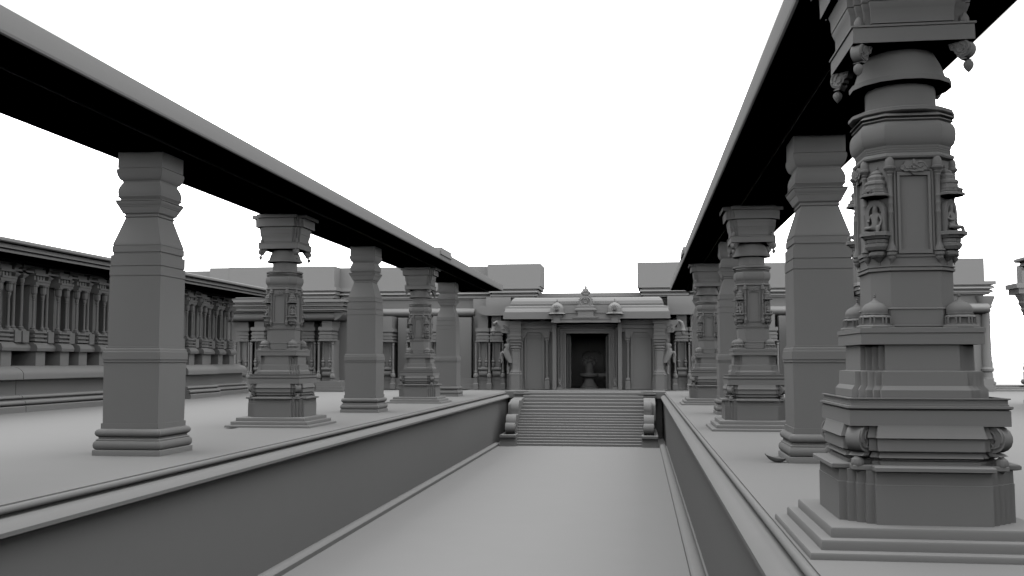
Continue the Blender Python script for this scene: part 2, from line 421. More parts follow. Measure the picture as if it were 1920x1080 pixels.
copy_thing(O, (-8.05, 36.2, 0), 'farther carved pillar of the left colonnade')
copy_thing(O, (2.54, 22.98, 0), 'carved pillar just behind the plain pillar with the oil lamp')
copy_thing(O, (2.44, 36.1, 0), 'farthest carved pillar of the right colonnade')

copy_thing(O, (-8.38, 8.92, 0), 'carved pillar left of the nearest plain pillar, just outside the view')  # unseen, like the next one; added to cut sky light on the colonnades
copy_thing(O, (2.2, -5.0, 0), 'unseen carved pillar behind the viewpoint on the right')

# ================================================================== OIL LAMP
def make_lamp():
    m = MB(); n = 20; rings = []
    # boat shaped dish with a raised spout, hollow
    def ring(f, z):
        r = []
        for i in range(n):
            a = 2*pi*i/n; x = cos(a); k = .5*(1-x)   # k=1 at the spout
            L = .13*f*(1+.35*k**3); zz = z + .055*(k**4)*(f**2)
            r.append((x*L, sin(a)*.075*f*(1-.35*k**2), zz))
        return r
    rings = [ring(.30,0), ring(.36,.006), ring(.60,.012), ring(.85,.032), ring(1.0,.062), ring(.95,.064), ring(.75,.038), ring(.45,.024)]
    m.loft(rings)
    m.tube([(-.17,0,.10),(-.178,0,.12),(-.181,0,.14)], [.008,.006,.003], 6)
    o = m.build('oil_lamp'); o.location = (2.03, 15.38, .001)
    tag(o, 'small dark boat shaped oil lamp on the floor at the pillar foot', 'lamp')
make_lamp()

# ================================================================== STAIRS
steps = []
zb, zt = -2.237, 0.0
pts = [(44.40, zb)]
y, z = 44.40, zb
prof = [(44.40, -2.5), (44.40, zb)]
n1, n2 = 12, 6
r1 = 1.331/n1; t1 = (46.85-44.40)/n1; r2 = .906/n2; t2 = (49.15-46.85)/n2
for k in range(n1+n2):
    r, t = (r1, t1) if k < n1 else (r2, t2)
    if k == n1-1: t = t1+.12
    z2 = z+r; b = .018
    prof += [(y, z2-b), (y+b*.3, z2-b*.3), (y+b, z2)]
    y += t; z = z2
    prof.append((y, z))
prof[-1] = (49.6, zt); prof.append((49.6, -2.5))
m = MB(); m.extrude(prof, lambda p, t: (t, p[0], p[1]), XM-2.95, XM+2.88)
st = m.build('staircase', None, M, 20); tag(st, 'broad grey flight of steps rising from the court to the temple door', 'stairs')

def balustrade(s, label):
    root = empty('stair_balustrade', (XM+s*3.15, 44.3, zb), label, 'balustrade', 'scrolled balustrades flanking the steps')
    def ex(m, poly, a, b):
        m.extrude([(p[0]-44.3, p[1]-zb) for p in poly], lambda p, t: (s*t, p[0], p[1]), a, b)
    m = MB(); ex(m, [(44.12,-2.237),(44.18,-1.86),(44.05,-1.85),(44.05,-1.745),(49.4,-1.745),(49.4,-2.237)], -.38, .33)
    m.build('plinth', root, M, 0)
    m = MB()
    # solid flank behind the scrolls
    ex(m, [(44.75,-1.75),(44.95,-1.45),(45.7,-1.05),(46.7,-.62),(47.4,-.26),(49.34,-.24),(49.34,-1.75)], -.275, .0)
    m.build('flank', root, M, 0)
    def volute(cy, cz, r, a0, a1, n=18):
        return [(cy+r*cos(radians(a0+(a1-a0)*k/n)), cz+r*sin(radians(a0+(a1-a0)*k/n))) for k in range(n+1)]
    m = MB(); ex(m, volute(44.78,-1.49,.25,0,342), -.28, .15)
    for q in (-.28, .15):
        ringpts = [(s*q, 44.78-44.3+(.17-.1*k/16)*cos(k*.5), -1.49-zb+(.17-.1*k/16)*sin(k*.5)) for k in range(17)]
        m.tube(ringpts, .03, 6)
    m.build('scroll', root, M, 30)
    m = MB(); ex(m, volute(45.35,-1.29,.40,200,60)+[(46.0,-1.0),(46.4,-1.6),(45.0,-1.6)], -.282, .17); m.build('scroll', root, M, 30)
    m = MB(); ex(m, volute(46.45,-.72,.42,190,75)+[(47.2,-.33),(47.5,-1.5),(45.9,-1.5)], -.278, .08); m.build('scroll', root, M, 30)
    m = MB(); ex(m, volute(46.75,-.66,.25,150,60)+[(47.5,-.30),(49.0,-.24),(49.2,-1.2),(46.4,-1.2)], -.10, .26); m.build('shoulder', root, M, 30)
    m = MB()
    for (a, b, y0, z0, z1) in ((-.46,.28,48.9,-.30,-.22),(-.50,.32,48.8,-.22,-.17),(-.44,.24,48.95,-.17,-.10),(-.50,.32,48.8,-.10,-.035),(-.40,.20,49.0,-.035,.06)):
        ex(m, [(y0,z0),(y0,z1-.004),(49.32,z1-.004),(49.32,z0)], a, b)
    m.build('cap', root, M, 0)
    o = MB(); o.tube([(s*-.42,48.9-44.3,-.42-zb),(s*-.40,48.8-44.3,-.50-zb),(s*-.36,48.85-44.3,-.56-zb)], [.03,.06,.07], 8); o.build('carved_head', root)
balustrade(-1, 'scrolled stone balustrade on the left side of the steps')
balustrade(1, 'scrolled stone balustrade on the right side of the steps')

# ================================================================== ENTRANCE PORCH
PX, PY = -2.70, 51.8
porch = empty('entrance_porch', (PX, PY, .03), 'carved temple entrance porch with curved eave at the top of the steps', 'porch')
def P(m, name, sm=32, parent=None, mat=None):
    o = m.build(name, porch if parent is None else parent, mat, sm); return o
# local coords: u across, v depth (0 = pillar front), z
m = MB()
for s in (-1, 1):
    a, b = sorted((s*1.80, s*3.42)); m.box(a, b, .55, 3.2, 0, 3.9)
m.box(-1.80, 1.80, .65, 3.2, 3.18, 3.9)
P(m, 'wall', 0)
# pillars
def porch_pillar(s):
    m = MB(); cx = s*3.74
    m.plan([(.36,0),(.36,.05),(.33,.055),(.33,.77),(.30,.775)], lambda w: redent(w,.7,1), cx, .33)
    m.plan([(.34,.77),(.34,.84),(.30,.87),(.31,.92),(.27,.98),(.235,1.10),(.235,2.02),(.26,2.05),(.26,2.09),(.22,2.12),(.27,2.17),(.28,2.22),(.22,2.28)], lambda w: octa(w,.6), cx, .33)
    for z in (1.30, 1.62): m.plan([(.242,z),(.242,z+.03)], lambda w: octa(w,.6), cx, .33)
    m.plan([(.20,2.25),(.28,2.34),(.28,2.38),(.23,2.42),(.30,2.48),(.31,2.54),(.26,2.57),(.32,2.63),(.32,2.70)], sq, cx, .33)
    o = P(m, 'pillar', 25)
    m = MB()
    m.plan([(.29,2.69),(.29,2.78),(.31,2.80),(.31,2.88),(.28,2.90),(.28,3.02),(.30,3.04),(.30,3.16),(.32,3.20),(.32,3.28),(.29,3.30),(.29,3.42),(.33,3.44),(.33,3.60)], sq, cx, .33)
    m.build('pillar_capital', o, M, 0)
    # side bracket arm with hanging trunk pendant
    m = MB()
    m.extrude([(.22,3.60),(.95,3.62),(.98,3.50),(.90,3.40),(.80,3.28),(.78,3.05),(.72,2.98),(.22,2.95)], lambda p, t: (cx+s*p[0], t, p[1]), .18, .46)
    m.extrude([(.22,2.95),(.45,2.93),(.40,2.75),(.52,2.62),(.45,2.40),(.22,2.35)], lambda p, t: (cx+s*p[0], t, p[1]), .22, .42)
    for (dx, dz, r) in ((.50,3.25,.10),(.66,3.14,.07),(.40,3.10,.07),(.62,3.36,.06),(.38,2.58,.06)):
        pts = [(cx+s*(dx+(r-.05*r*k)*cos(k*.6)), .175, dz+(r-.05*r*k)*sin(k*.6)) for k in range(14)]
        m.tube(pts, .022, 6)
    m.tube([(cx+s*.85,.32,3.55),(cx+s*1.02,.32,3.56),(cx+s*1.14,.32,3.47),(cx+s*1.19,.32,3.30),(cx+s*1.20,.32,3.15),(cx+s*1.20,.32,3.08),(cx+s*1.20,.32,3.05)], [.06,.08,.10,.105,.12,.16,.15], 10)
    m.lathe([(.10,3.05),(.11,2.98),(.09,2.90),(.05,2.83),(.01,2.80)], cx+s*1.20, .32, 10)
    m.build('bracket_arm', o, M, 30)
    # rearing leogryph carved against the pillar
    J = [((.32,0,1.62),.12),((.40,0,1.80),.115),((.50,0,1.98),.13),((.52,0,2.14),.105),((.47,0,2.27),.10),((.44,-.03,2.38),.105),((.55,-.05,2.40),.07),((.62,-.05,2.38),.045),
         ((.60,-.06,2.02),.065),((.74,-.07,2.06),.05),((.80,-.07,1.90),.042),((.74,-.07,1.72),.040),((.72,-.07,1.54),.034),((.80,-.07,1.50),.034),
         ((.56,.08,2.02),.06),((.66,.10,2.00),.05),((.70,.10,1.84),.04),((.66,.10,1.70),.035),
         ((.30,-.04,1.48),.09),((.40,-.05,1.34),.06),((.42,-.05,1.15),.045),((.40,-.06,.96),.04),((.46,-.08,.90),.04),
         ((.24,.06,1.45),.08),((.30,.08,1.25),.055),((.33,.08,1.02),.04),
         ((.38,-.02,2.47),.05),((.33,0,2.50),.02)]
    Eg = [(0,1),(1,2),(2,3),(3,4),(4,5),(5,6),(6,7),(2,8),(8,9),(9,10),(10,11),(11,12),(12,13),(2,14),(14,15),(15,16),(16,17),(0,18),(18,19),(19,20),(20,21),(21,22),(0,23),(23,24),(24,25),(5,26),(26,27)]
    lg = skin('leogryph', [((cx+s*(p[0]*1.02-.02), p[1]+.22, p[2]-.10), r*1.6) for p, r in J], Eg, 1.0, 2); lg.parent = o
for s in (-1, 1): porch_pillar(s)
for s in (-1, 1):
    m = MB(); a, b = sorted((s*3.43, s*4.3)); m.box(a, b, .9, 3.2, 0, 3.9); P(m, 'side_wall', 0)
# side panels with colonettes and bracketed heads
for s in (-1, 1):
    m = MB(); c = s*2.78
    m.box(c-.47, c+.47, .50, .552, .10, 3.0)
    for k, (w, d) in enumerate([(.47,.46),(.40,.49)]):
        pass
    m.box(c-.52, c-.42, .44, .50, .14, 3.0); m.box(c+.42, c+.52, .44, .50, .14, 3.0)
    m.box(c-.52, c+.52, .42, .50, .10, .16); m.box(c-.56, c+.56, .38, .50, .03, .09)
    m.box(c-.42, c+.42, .44, .499, 2.72, 2.80); m.box(c-.42, c+.42, .46, .499, 2.84, 3.0)
    P(m, 'wall_panel', 0)
    for q in (-1, 1):
        m = MB(); x = c+q*.68
        m.plan([(.13,0.03),(.13,.46),(.10,.48),(.12,.52),(.12,.56),(.075,.62),(.07,.66)], sq, x, .42)
        m.lathe([(.068,.62),(.065,2.28),(.075,2.30),(.075,2.34),(.06,2.36),(.09,2.46),(.095,2.52),(.07,2.55)], x, .42, 12)
        m.plan([(.09,2.54),(.12,2.58),(.12,2.66),(.10,2.68),(.13,2.74),(.13,3.08)], sq, x, .42)
        # scrolled bracket reaching inwards
        m.extrude([(0,3.05),(-.34,3.05),(-.34,2.96),(-.26,2.95),(-.27,2.86),(-.20,2.83),(-.19,2.74),(-.13,2.72),(-.12,2.62),(0,2.60)], lambda p, t: (x+q*p[0], t, p[1]), .32, .46)
        P(m, 'pilaster', 25)
# entablature over the panels
for s in (-1, 1):
    m = MB()
    for (v, z0, z1, h) in ((.36,3.0,3.10,3.42),(.42,3.10,3.20,3.42),(.30,3.20,3.27,3.42),(.40,3.27,3.40,3.42),(.26,3.40,3.47,3.42),(.16,3.47,3.58,4.05),(.30,3.58,3.70,4.0)):
        a, b = sorted((s*1.80, s*h)); m.box(a, b, v, .56, z0, z1-.003)
    P(m, 'entablature', 0)
# curved eave
def eave_ring(off, z): return None
m = MB()
ev = [(-.78,3.66,4.28),(-.80,4.02,4.26),(-.72,4.03,4.24),(-.70,4.06,4.20),(-.62,4.19,4.18),(-.60,4.21,4.22),(-.58,4.31,4.18),(-.50,4.33,3.99),(-.44,4.36,3.96),(-.46,4.44,3.95),(-.42,4.60,3.90),(-.30,4.73,3.82),(-.12,4.80,3.72),(.3,4.82,3.70)]
rings = []
for v, z, h in ev: rings.append([(-h, v, z), (h, v, z), (h, 2.6, z), (-h, 2.6, z)])
m.loft(rings); P(m, 'eave', 20)
# small reliefs along the roll
for k0 in (-13, 4):
  m = MB()
  for k in range(k0, k0+10):
    x = k*.125; m.extrude([(-.05,4.42),(-.05,4.50),(0,4.58),(.05,4.50),(.05,4.42)], lambda p, t: (x+p[0], t, p[1]), -.475, -.38)
  P(m, 'frieze_carving', 0)
# roof edge wall behind the eave
# door surround
m = MB()
for s in (-1, 1):
    for (a, b, v) in ((1.60,1.80,.10),(1.46,1.56,.40),(1.34,1.43,.46),(1.24,1.33,.52),(1.12,1.22,.58)):
        x0, x1 = sorted((s*a, s*b)); m.box(x0, x1, v, 1.0, .02, 3.48 if a == 1.60 else 2.96+(a-1.12)*.9)
    x0, x1 = sorted((s*1.12, s*1.61)); m.box(x0, x1, .62, 1.0, .02, 3.38)
for (z0, z1, v, w) in ((3.33,3.42,.40,1.46),(3.22,3.30,.46,1.34),(3.10,3.19,.52,1.24),(2.95,3.07,.58,1.12)):
    m.box(-w-.10, w+.10, v, 1.0, z0, z1)
m.box(-1.6, 1.6, .62, 1.0, 2.96, 3.5)
P(m, 'door_frame', 0)
m = MB()
for s in (-1, 1):
    for k in range(34):
        z = .36+k*.083; m.ball((s*1.385, .455, z), .032, .02, .028, 6, 4)
    for k in range(30):
        z = .36+k*.09; m.ball((s*1.275, .515, z), .02, .015, .035, 6, 4)
for k in range(-16, 17): m.ball((k*.083, .455, 3.26), .03, .02, .028, 6, 4)
P(m, 'door_frame_carving', 40)
for s in (-1, 1):
    m = MB()
    for k in range(24):
        z = .30+k*.12
        m.tube([(s*1.50+.05*cos(a), .395, z+.05*sin(a)) for a in [j*pi/3 for j in range(7)]], .012, 5)
    P(m, 'jamb_scrollwork', 40)
for s in (-1, 1):   # guardian figures at the jamb feet
    m = MB(); m.box(s*1.44-.13, s*1.44+.13, .20, .50, .0, .16); m.box(s*1.44-.10, s*1.44+.10, .38, .50, .16, .60); P(m, 'jamb_plinth', 0)
    g = seated_figure('guardian_figure', .85); g.parent = porch; g.location = (s*1.44, .34, .20)
m = MB(); m.box(-1.78, 1.78, .12, .9, -.005, .055); m.box(-1.15, 1.15, .9, 5.6, -.005, .03); P(m, 'threshold', 0)
# awning over the door with domes
m = MB()
m.box(-1.76, 1.76, -.95, .62, 3.46, 3.56); m.box(-1.74, 1.74, -.92, .62, 3.562, 3.64); m.box(-1.78, 1.78, -.97, .62, 3.642, 3.70)
m.box(-.66, .66, -1.02, -.2, 3.702, 3.76)
m.box(-1.74, 1.74, -.80, .3, 3.70, 3.95); m.box(-1.5, 1.5, -.84, .1, 3.95, 4.35)
P(m, 'door_awning', 0)
def porch_dome(cx):
    m = MB(); v = -.80
    m.box(cx-.16, cx+.16, v-.22, v+.3, 3.45, 3.72)
    for q in (-1, 1): m.box(cx+q*.085-.02, cx+q*.085+.02, v-.24, v-.20, 3.70, 3.90)
    m.box(cx-.26, cx+.26, v-.12, v+.3, 3.72, 3.92)
    m.lathe([(.34,3.86),(.46,3.90),(.43,3.94),(.36,3.97),(.35,4.06),(.35,4.16),(.33,4.26),(.27,4.36),(.18,4.43),(.10,4.46),(.07,4.50),(.03,4.53),(.055,4.56),(.055,4.58),(.02,4.60),(.035,4.63),(.01,4.70)], cx, v, 20)
    # arched dormer on the front
    m.lathe([(.01,4.02),(.11,4.07),(.13,4.14),(.10,4.23),(.04,4.29),(.01,4.30)], cx, v-.33, 10)
    ring = [(cx+.12*cos(a), v-.46, 4.16+.12*sin(a)) for a in [radians(-50+k*28) for k in range(11)]]
    m.tube(ring, .03, 6)
    for k in range(5):
        a = radians(30+k*30); m.ball((cx+.17*cos(a), v-.44, 4.18+.15*sin(a)), .035, .03, .035, 6, 4)
    P(m, 'dome', 30)
porch_dome(-1.47); porch_dome(1.47)
# central crest
m = MB(); v = -.90
m.plan([(.46,3.755),(.46,3.79),(.40,3.80),(.40,4.02),(.44,4.05),(.55,4.08),(.55,4.13),(.50,4.19),(.43,4.22),(.47,4.27),(.44,4.33),(.40,4.34)], lambda w: [(-w,-w*.35),(w,-w*.35),(w,w*.6),(-w,w*.6)], 0, v+.1)
P(m, 'crest_base', 20)
m = MB()
ring = [(-.36,4.34),(.36,4.34)]+[(.34*cos(a), 4.48+.32*sin(a)) for a in [radians(-8+k*14) for k in range(15)]]
hole = []
m.extrude([(-.36,4.33),(.36,4.33),(.37,4.45),(.33,4.62),(.22,4.76),(.10,4.82),(-.10,4.82),(-.22,4.76),(-.33,4.62),(-.37,4.45)], lambda p, t: (p[0], t, p[1]), v-.02, v+.14)
m.tube([(.27*cos(a), v-.03, 4.50+.26*sin(a)) for a in [radians(-35+k*25) for k in range(11)]], .04, 6)
m.tube([(.12*cos(a), v-.04, 4.58+.12*sin(a)) for a in [radians(k*30) for k in range(13)]], .035, 6)
for k in range(12):
    a = radians(-10+k*18.2); m.ball((.36*cos(a), v+.02, 4.50+.33*sin(a)), .05, .05, .05, 6, 4)
P(m, 'crest_arch', 30)
m = MB()
m.ball((0,v+.04,4.92),.20,.10,.12,10,6); m.ball((-.17,v+.02,5.0),.08,.07,.08,8,5); m.ball((.17,v+.02,5.0),.08,.07,.08,8,5)
m.ball((0,v,5.06),.12,.09,.10,8,6); m.ball((-.12,v,5.13),.06,.05,.06,8,5); m.ball((.12,v,5.13),.06,.05,.06,8,5)
m.lathe([(.06,5.08),(.10,5.15),(.06,5.21),(.085,5.25),(.04,5.32),(.01,5.38)], 0, v+.02, 10)
P(m, 'crest_finial', 30)
# sanctum interior: walls, niche columns on both sides
m = MB()
m.box(-2.0, -1.36, 1.0, 6.0, 0, 3.6); m.box(1.36, 2.0, 1.0, 6.0, 0, 3.6); m.box(-2.0, 2.0, 5.8, 6.2, 0, 3.6); m.box(-2.0, 2.0, .95, 6.2, 3.55, 3.9)
P(m, 'sanctum_wall', 0)
for s in (-1, 1):
    m = MB()
    for k in range(7):
        z = .15+k*.38
        m.box(min(s*.90, s*1.36), max(s*.90, s*1.36), 1.5, 1.66, z+.30, z+.35)
    for x in (.94, 1.09, 1.26):
        m.box(min(s*x, s*(x+.06)), max(s*x, s*(x+.06)), 1.48, 1.6, .03, 2.85)
    m.box(min(s*.98, s*1.36), max(s*.98, s*1.36), 1.58, 1.75, .03, 3.5)
    P(m, 'niche_rack', 0)
m = MB()
for s in (-1, 1):
    m.tube([(s*.02,5.6,2.02),(s*.22,5.6,2.10),(s*.42,5.6,2.02),(s*.58,5.6,1.86)], .05, 8)
    m.box(min(s*.55,s*.68), max(s*.55,s*.68), 5.5, 5.75, 0, 1.9)
P(m, 'back_arch', 30)

# linga on its pedestal inside the doorway
lin = empty('stone_shrine', (PX-.02, 54.6, .06), 'rounded shrine stone under a serpent hood, inside the dark doorway', 'shrine')
m = MB(); m.lathe([(.50,0),(.50,.08),(.42,.12),(.36,.22),(.28,.36),(.26,.50),(.34,.58)], 0, 0, 20); m.build('pedestal', lin)
m = MB(); m.lathe([(.30,.56),(.48,.62),(.52,.68),(.52,.78),(.46,.82)], 0, 0, 24); m.box(.3, .98, -.13, .13, .64, .80); m.build('basin', lin)
m = MB(); m.lathe([(.22,.80),(.225,1.0),(.22,1.22),(.17,1.36),(.08,1.43),(.01,1.45)], 0, 0, 20); m.build('rounded_stone', lin)
m = MB()
for k in range(7):
    a = radians(30+k*20)
    m.tube([(.20*cos(a),.20,1.15+.10*sin(a)),(.36*cos(a),.17,1.28+.30*sin(a)),(.42*cos(a),.05,1.30+.38*sin(a)),(.41*cos(a),-.03,1.30+.36*sin(a))], [.05,.085,.07,.03], 8)
m.build('serpent_hood', lin)

# ================================================================== FACADE WINGS
def colonette_tall(h, r=.055, foot=True):
    m = MB()
    if foot:
        m.plan([(.14,0),(.14,.30),(.10,.33),(.10,.60),(.13,.64)], sq)
        m.lathe([(.12,.62),(.14,.72),(.12,.80),(.075,.88),(.09,.93),(.06,1.0),(r,1.1),(r,h-.14),(r*1.5,h-.10),(r*1.1,h-.07),(r*1.6,h)], 0, 0, 12)
    else:
        m.lathe([(.01,0),(.04,.02),(.07,.10),(.085,.20),(.07,.26),(.10,.30),(.10,.36),(.06,.40),(.07,.46),(.045,.50),(r*.8,.60),(r*.8,h-.14),(r*1.3,h-.10),(r,h-.07),(r*1.4,h)], 0, 0, 12)
    return m
wing_no = [0]
def wing(s, label, umax):
    W0, WZ = PX, 53.0
    root = empty('temple_wing', (W0, WZ, .02), label, 'temple wing', 'wings of the temple front')
    def bx(m, a, b, v0, v1, z0, z1):
        a, b = sorted((s*a, s*b)); m.box(a, b, v0-WZ, v1-WZ, z0, z1)
    def B(m, n, sm=0): return m.build(n, root, M, sm)
    m = MB(); bx(m, 6.4, umax-.1, 54.75, 56.5, 3.88, 4.93); bx(m, 6.4, umax-.1, 56.1, 56.5, 0, 3.881); bx(m, 3.3, 6.4, 54.3, 54.8, 0, 4.93); bx(m, 14.3, umax-.1, 54.1, 54.8, 0, 4.93)
    for u0, u1 in ((6.4,7.5),(8.55,9.0),(10.0,10.5),(11.5,12.2)): bx(m, u0, u1, 53.75, 54.76, 0, 3.9)
    B(m, 'wall')
    m = MB(); bx(m, 4.0, umax, 53.05, 54.7, 0, .12); bx(m, 4.05, umax, 53.15, 54.7, .122, .26); bx(m, 4.1, umax, 53.3, 54.7, .262, .52); bx(m, 4.15, umax, 53.38, 56.4, .522, .58)
    B(m, 'plinth')
    # bays: pier, capital bands, colonettes, bracket bowl
    bays = [(4.92,53.0),(5.65,53.0),(8.15,53.0),(9.45,53.0),(10.95,53.0)]
    if s < 0: bays += [(13.4,50.0),(14.55,50.6),(17.05,50.0),(18.15,50.6)]
    t = colonette_tall(2.50).build('colonette', root); sh = colonette_tall(1.62, .05, False).build('colonette', root)
    first = True
    for (u, v) in bays:
        y = v-WZ; m = MB()
        a, b = sorted((s*(u-.31), s*(u+.31)))
        m.box(a+.07, b-.07, y+.22, y+2.0, .5, 2.6)          # pier panel
        m.box(a+.05, b-.05, y+.10, y+2.0, 3.25, 3.95)        # pier head
        m.box(s*u-.27, s*u+.27, y+.24, y+2.0, .1, .63)
        B(m, 'pier')
        m = MB()
        for (z0, z1, e) in ((2.54,2.60,.40),(2.60,2.68,.34),(2.70,2.78,.36),(2.78,2.86,.33),(2.88,2.96,.37),(2.96,3.03,.33),(3.06,3.10,.34),(3.10,3.28,.39)):
            m.box(s*u-e, s*u+e, y-.40*(e-.30)-.06, y+.9, z0, z1-.006)
        B(m, 'capital_bands')
        m = MB()
        m.extrude([(.02,1.20),(-.10,1.18),(-.13,1.10),(-.10,1.02),(.02,1.0)], lambda p, q: (q, y+.20+p[0], p[1]), s*u-.27, s*u+.27)
        m.extrude([(.06,.98),(-.06,.97),(-.10,.88),(-.09,.78),(-.04,.70),(.06,.66)], lambda p, q: (q, y+.20+p[0], p[1]), s*u-.22, s*u+.22)
        B(m, 'bracket_bowl', 40)
        ufeet = (u-.37, u+.37) if (u, v) != (5.65, 53.0) else (u+.37,)
        for uu in ufeet:
            (pos if first else inst)(t, root, (s*uu, y, 0)); first = False
        for q in (-1, 1):
            if (u, v) == bays[0] and q == -1: pos(sh, root, (s*u-.18, y+.12, 1.16))
            else: inst(sh, root, (s*u+q*.18, y+.12, 1.16))
    # half round roll and corbels
    rp = [(54.9,3.90)]+[(54.55-.45*sin(a), 4.19-.25*cos(a)) for a in [k*pi/10 for k in range(11)]]+[(54.9,4.46)]
    m = MB()
    ra, rb = sorted((s*6.3, s*14.6))
    m.extrude([(p[0]-WZ, p[1]) for p in rp], lambda p, q: (q, p[0], p[1]), ra, rb)
    B(m, 'half_round_eave', 40)
    m = MB()
    cp = [(5.98,4.45),(4.2,4.45),(4.2,3.94),(5.45,3.94),(5.70,4.02),(5.88,4.18)]
    m.extrude(cp, lambda p, q: (s*p[0], q-WZ, p[1]), 52.7, 54.35)
    bx(m, 4.2, 5.55, 53.5, 54.35, 4.455, 4.97)
    B(m, 'corbel', 20)
    # cornices: two rolls under a square ledge
    def cornice(a, b, v, v1, dz=0):
        def roll(y, z0, z1):
            h = z1-z0
            return [(y+.5, z0),(y-.02, z0),(y-.03, z0+.12*h),(y, z0+.35*h),(y+.06, z0+.62*h),(y+.14, z0+.85*h),(y+.24, z1),(y+.5, z1)]
        m = MB()
        def seg(prof, e): 
            p, q = sorted((s*(a-e), s*(b+e))); m.extrude([(y-WZ, z+dz) for y, z in prof], lambda t, k: (k, t[0], t[1]), p, q)
        seg([(v-.02,4.93),(v-.02,5.01),(v1,5.01),(v1,4.93)], .02)
        seg(roll(v-.14,5.01,5.17)[:-1]+[(v1,5.17),(v1,5.01)], .14)
        seg([(v+.06,5.17),(v+.06,5.205),(v1,5.205),(v1,5.17)], .06)
        seg(roll(v-.20,5.21,5.38)[:-1]+[(v1,5.38),(v1,5.21)], .20)
        seg([(v+.0,5.38),(v+.0,5.415),(v1,5.415),(v1,5.38)], .10)
        seg([(v-.22,5.42),(v-.22,5.60),(v1,5.60),(v1,5.42)], .28)
        return B(m, 'cornice', 30)
    cornice(2.95, 5.2, 53.7, 56.4)
    cornice(5.56, 13.85, 54.6, 56.4, -.004)
    # parapet boxes
    m = MB(); bx(m, 2.62, 5.55, 54.0, 56.4, 5.595, 6.83); B(m, 'parapet_block')
    m = MB(); bx(m, 5.552, 14.4, 55.1, 56.4, 5.595, 6.83); B(m, 'parapet_block')
    if umax > 13:
        m = MB(); bx(m, 14.25, umax-.06, 54.0, 56.4, 5.592, 6.83); B(m, 'parapet_block')
        cornice(14.25, umax+.05, 53.7, 56.4, .004)
        # end round column
        m = MB(); cx, cy = s*(umax-.05), 54.1-WZ
        m.lathe([(.42,0),(.42,.14),(.36,.16),(.36,.28),(.40,.34),(.40,.42),(.30,.48),(.30,.62),(.26,.66),(.26,.88),(.22,.92),(.30,1.0),(.32,1.10),(.26,1.2),(.26,1.9),(.245,1.9),(.23,4.0),(.28,4.1),(.26,4.2),(.34,4.3),(.32,4.4),(.44,4.7),(.48,4.85)], cx, cy, 24)
        B(m, 'corner_column', 30)
        m = MB(); rp2 = [(p[0]-.85, p[1]+.02) for p in rp]
        ra, rb = sorted((s*14.65, s*(umax-.08)))
        m.extrude([(p[0]-WZ, p[1]) for p in rp2], lambda p, q: (q, p[0], p[1]), ra, rb); B(m, 'half_round_eave', 40)
    return root
wl = wing(-1, 'left wing of the temple front with paired colonettes in shade', 20.5)
wr = wing(1, 'right wing of the temple front ending in a round corner column', 20.5)

for (nm, x0, x1, y0, y1, z1) in (('parapet_block', -24.3, -23.15, 54.01, 56.4, 6.83), ('parapet_block', -28.5, -24.31, 54.6, 56.4, 6.72)):
    m = MB(); m.box(x0-PX, x1-PX, y0-53.0, y1-53.0, 4.0, z1-.02); m.build(nm, wl, M, 0)
# lower projecting porch on the left wing
m_root = empty('side_porch', (-16.2, 50, .0), 'shallow side porch with stacked cornice in front of the left wing', 'porch')
m = MB()
for (z0, z1, e) in ((4.02,4.10,.06),(4.10,4.19,.22),(4.21,4.30,.18),(4.32,4.40,.30),(4.42,4.50,.26),(4.52,4.66,.38)):
    m.box(-6.2-e, .95+e, -.35-e, 3.4, z0+.03, z1+.024)
m.build('cornice', m_root, M, 0)
m = MB(); rp = [(.9,3.62)]+[(.10-.40*sin(a), 3.84-.24*cos(a)) for a in [k*pi/10 for k in range(11)]]+[(.9,4.06)]
m.extrude(rp, lambda p, q: (q, p[0], p[1]), -6.0, .62); m.build('half_round_eave', m_root, M, 40)
m = MB(); m.box(-6.0, 1.0, 1.6, 4.2, 0, 4.1); m.build('wall', m_root, M, 0)
m = MB()
m.box(-6.2, 1.25, -.75, 3.9, 0, .10); m.box(-6.1, 1.15, -.60, 3.9, .102, .22); m.box(-6.0, 1.1, -.45, 3.9, .222, .50); m.build('plinth', m_root, M, 0)
m = MB(); m.extrude([(1.05,4.04),(.62,4.04),(.62,3.62),(.76,3.66),(.92,3.78),(1.02,3.92)], lambda p, q: (p[0], q, p[1]), -.25, 1.4); m.build('corbel', m_root, M, 20)

# low roof wall linking both wings behind the porch
m = MB(); m.box(-5.6, .3, 54.9, 55.5, 4.7, 5.05); m.box(-5.6, .3, 54.75, 55.6, 5.055, 5.27)
tag(m.build('roof_parapet', None, M, 0), 'plain low roof parapet linking both wings behind the porch', 'parapet')

# pavilion beyond the gap at the far right
pv = empty('far_pavilion', (19.95, 55.0, 0), 'partly visible dark round-columned pavilion beyond the gap at far right', 'pavilion')
m = MB(); m.lathe([(.46,0),(.46,.14),(.40,.16),(.40,.26),(.34,.30),(.46,.36),(.50,.46),(.46,.56),(.36,.60),(.36,.95),(.30,1.0),(.36,1.1),(.36,1.2),(.30,1.3),(.33,1.5),(.32,1.9),(.30,1.92),(.27,3.9),(.34,3.95),(.30,4.05),(.40,4.2),(.36,4.3),(.50,4.55),(.46,4.65),(.62,4.95),(.60,5.05)], .26, 0, 24); m.build('round_column', pv, M, 30)
m = MB(); m.box(-.40, 9, -.6, .9, 5.02, 5.30); m.box(-.54, 9, -.7, .95, 5.305, 5.56); m.build('cornice', pv, M, 0)
m = MB(); m.box(.12, 9, .35, 1.1, 5.55, 6.6); m.build('parapet_block', pv, M, 0)
m = MB(); m.box(.62, 9, .4, 1.2, 0, 5.015); m.build('wall', pv, M, 0)

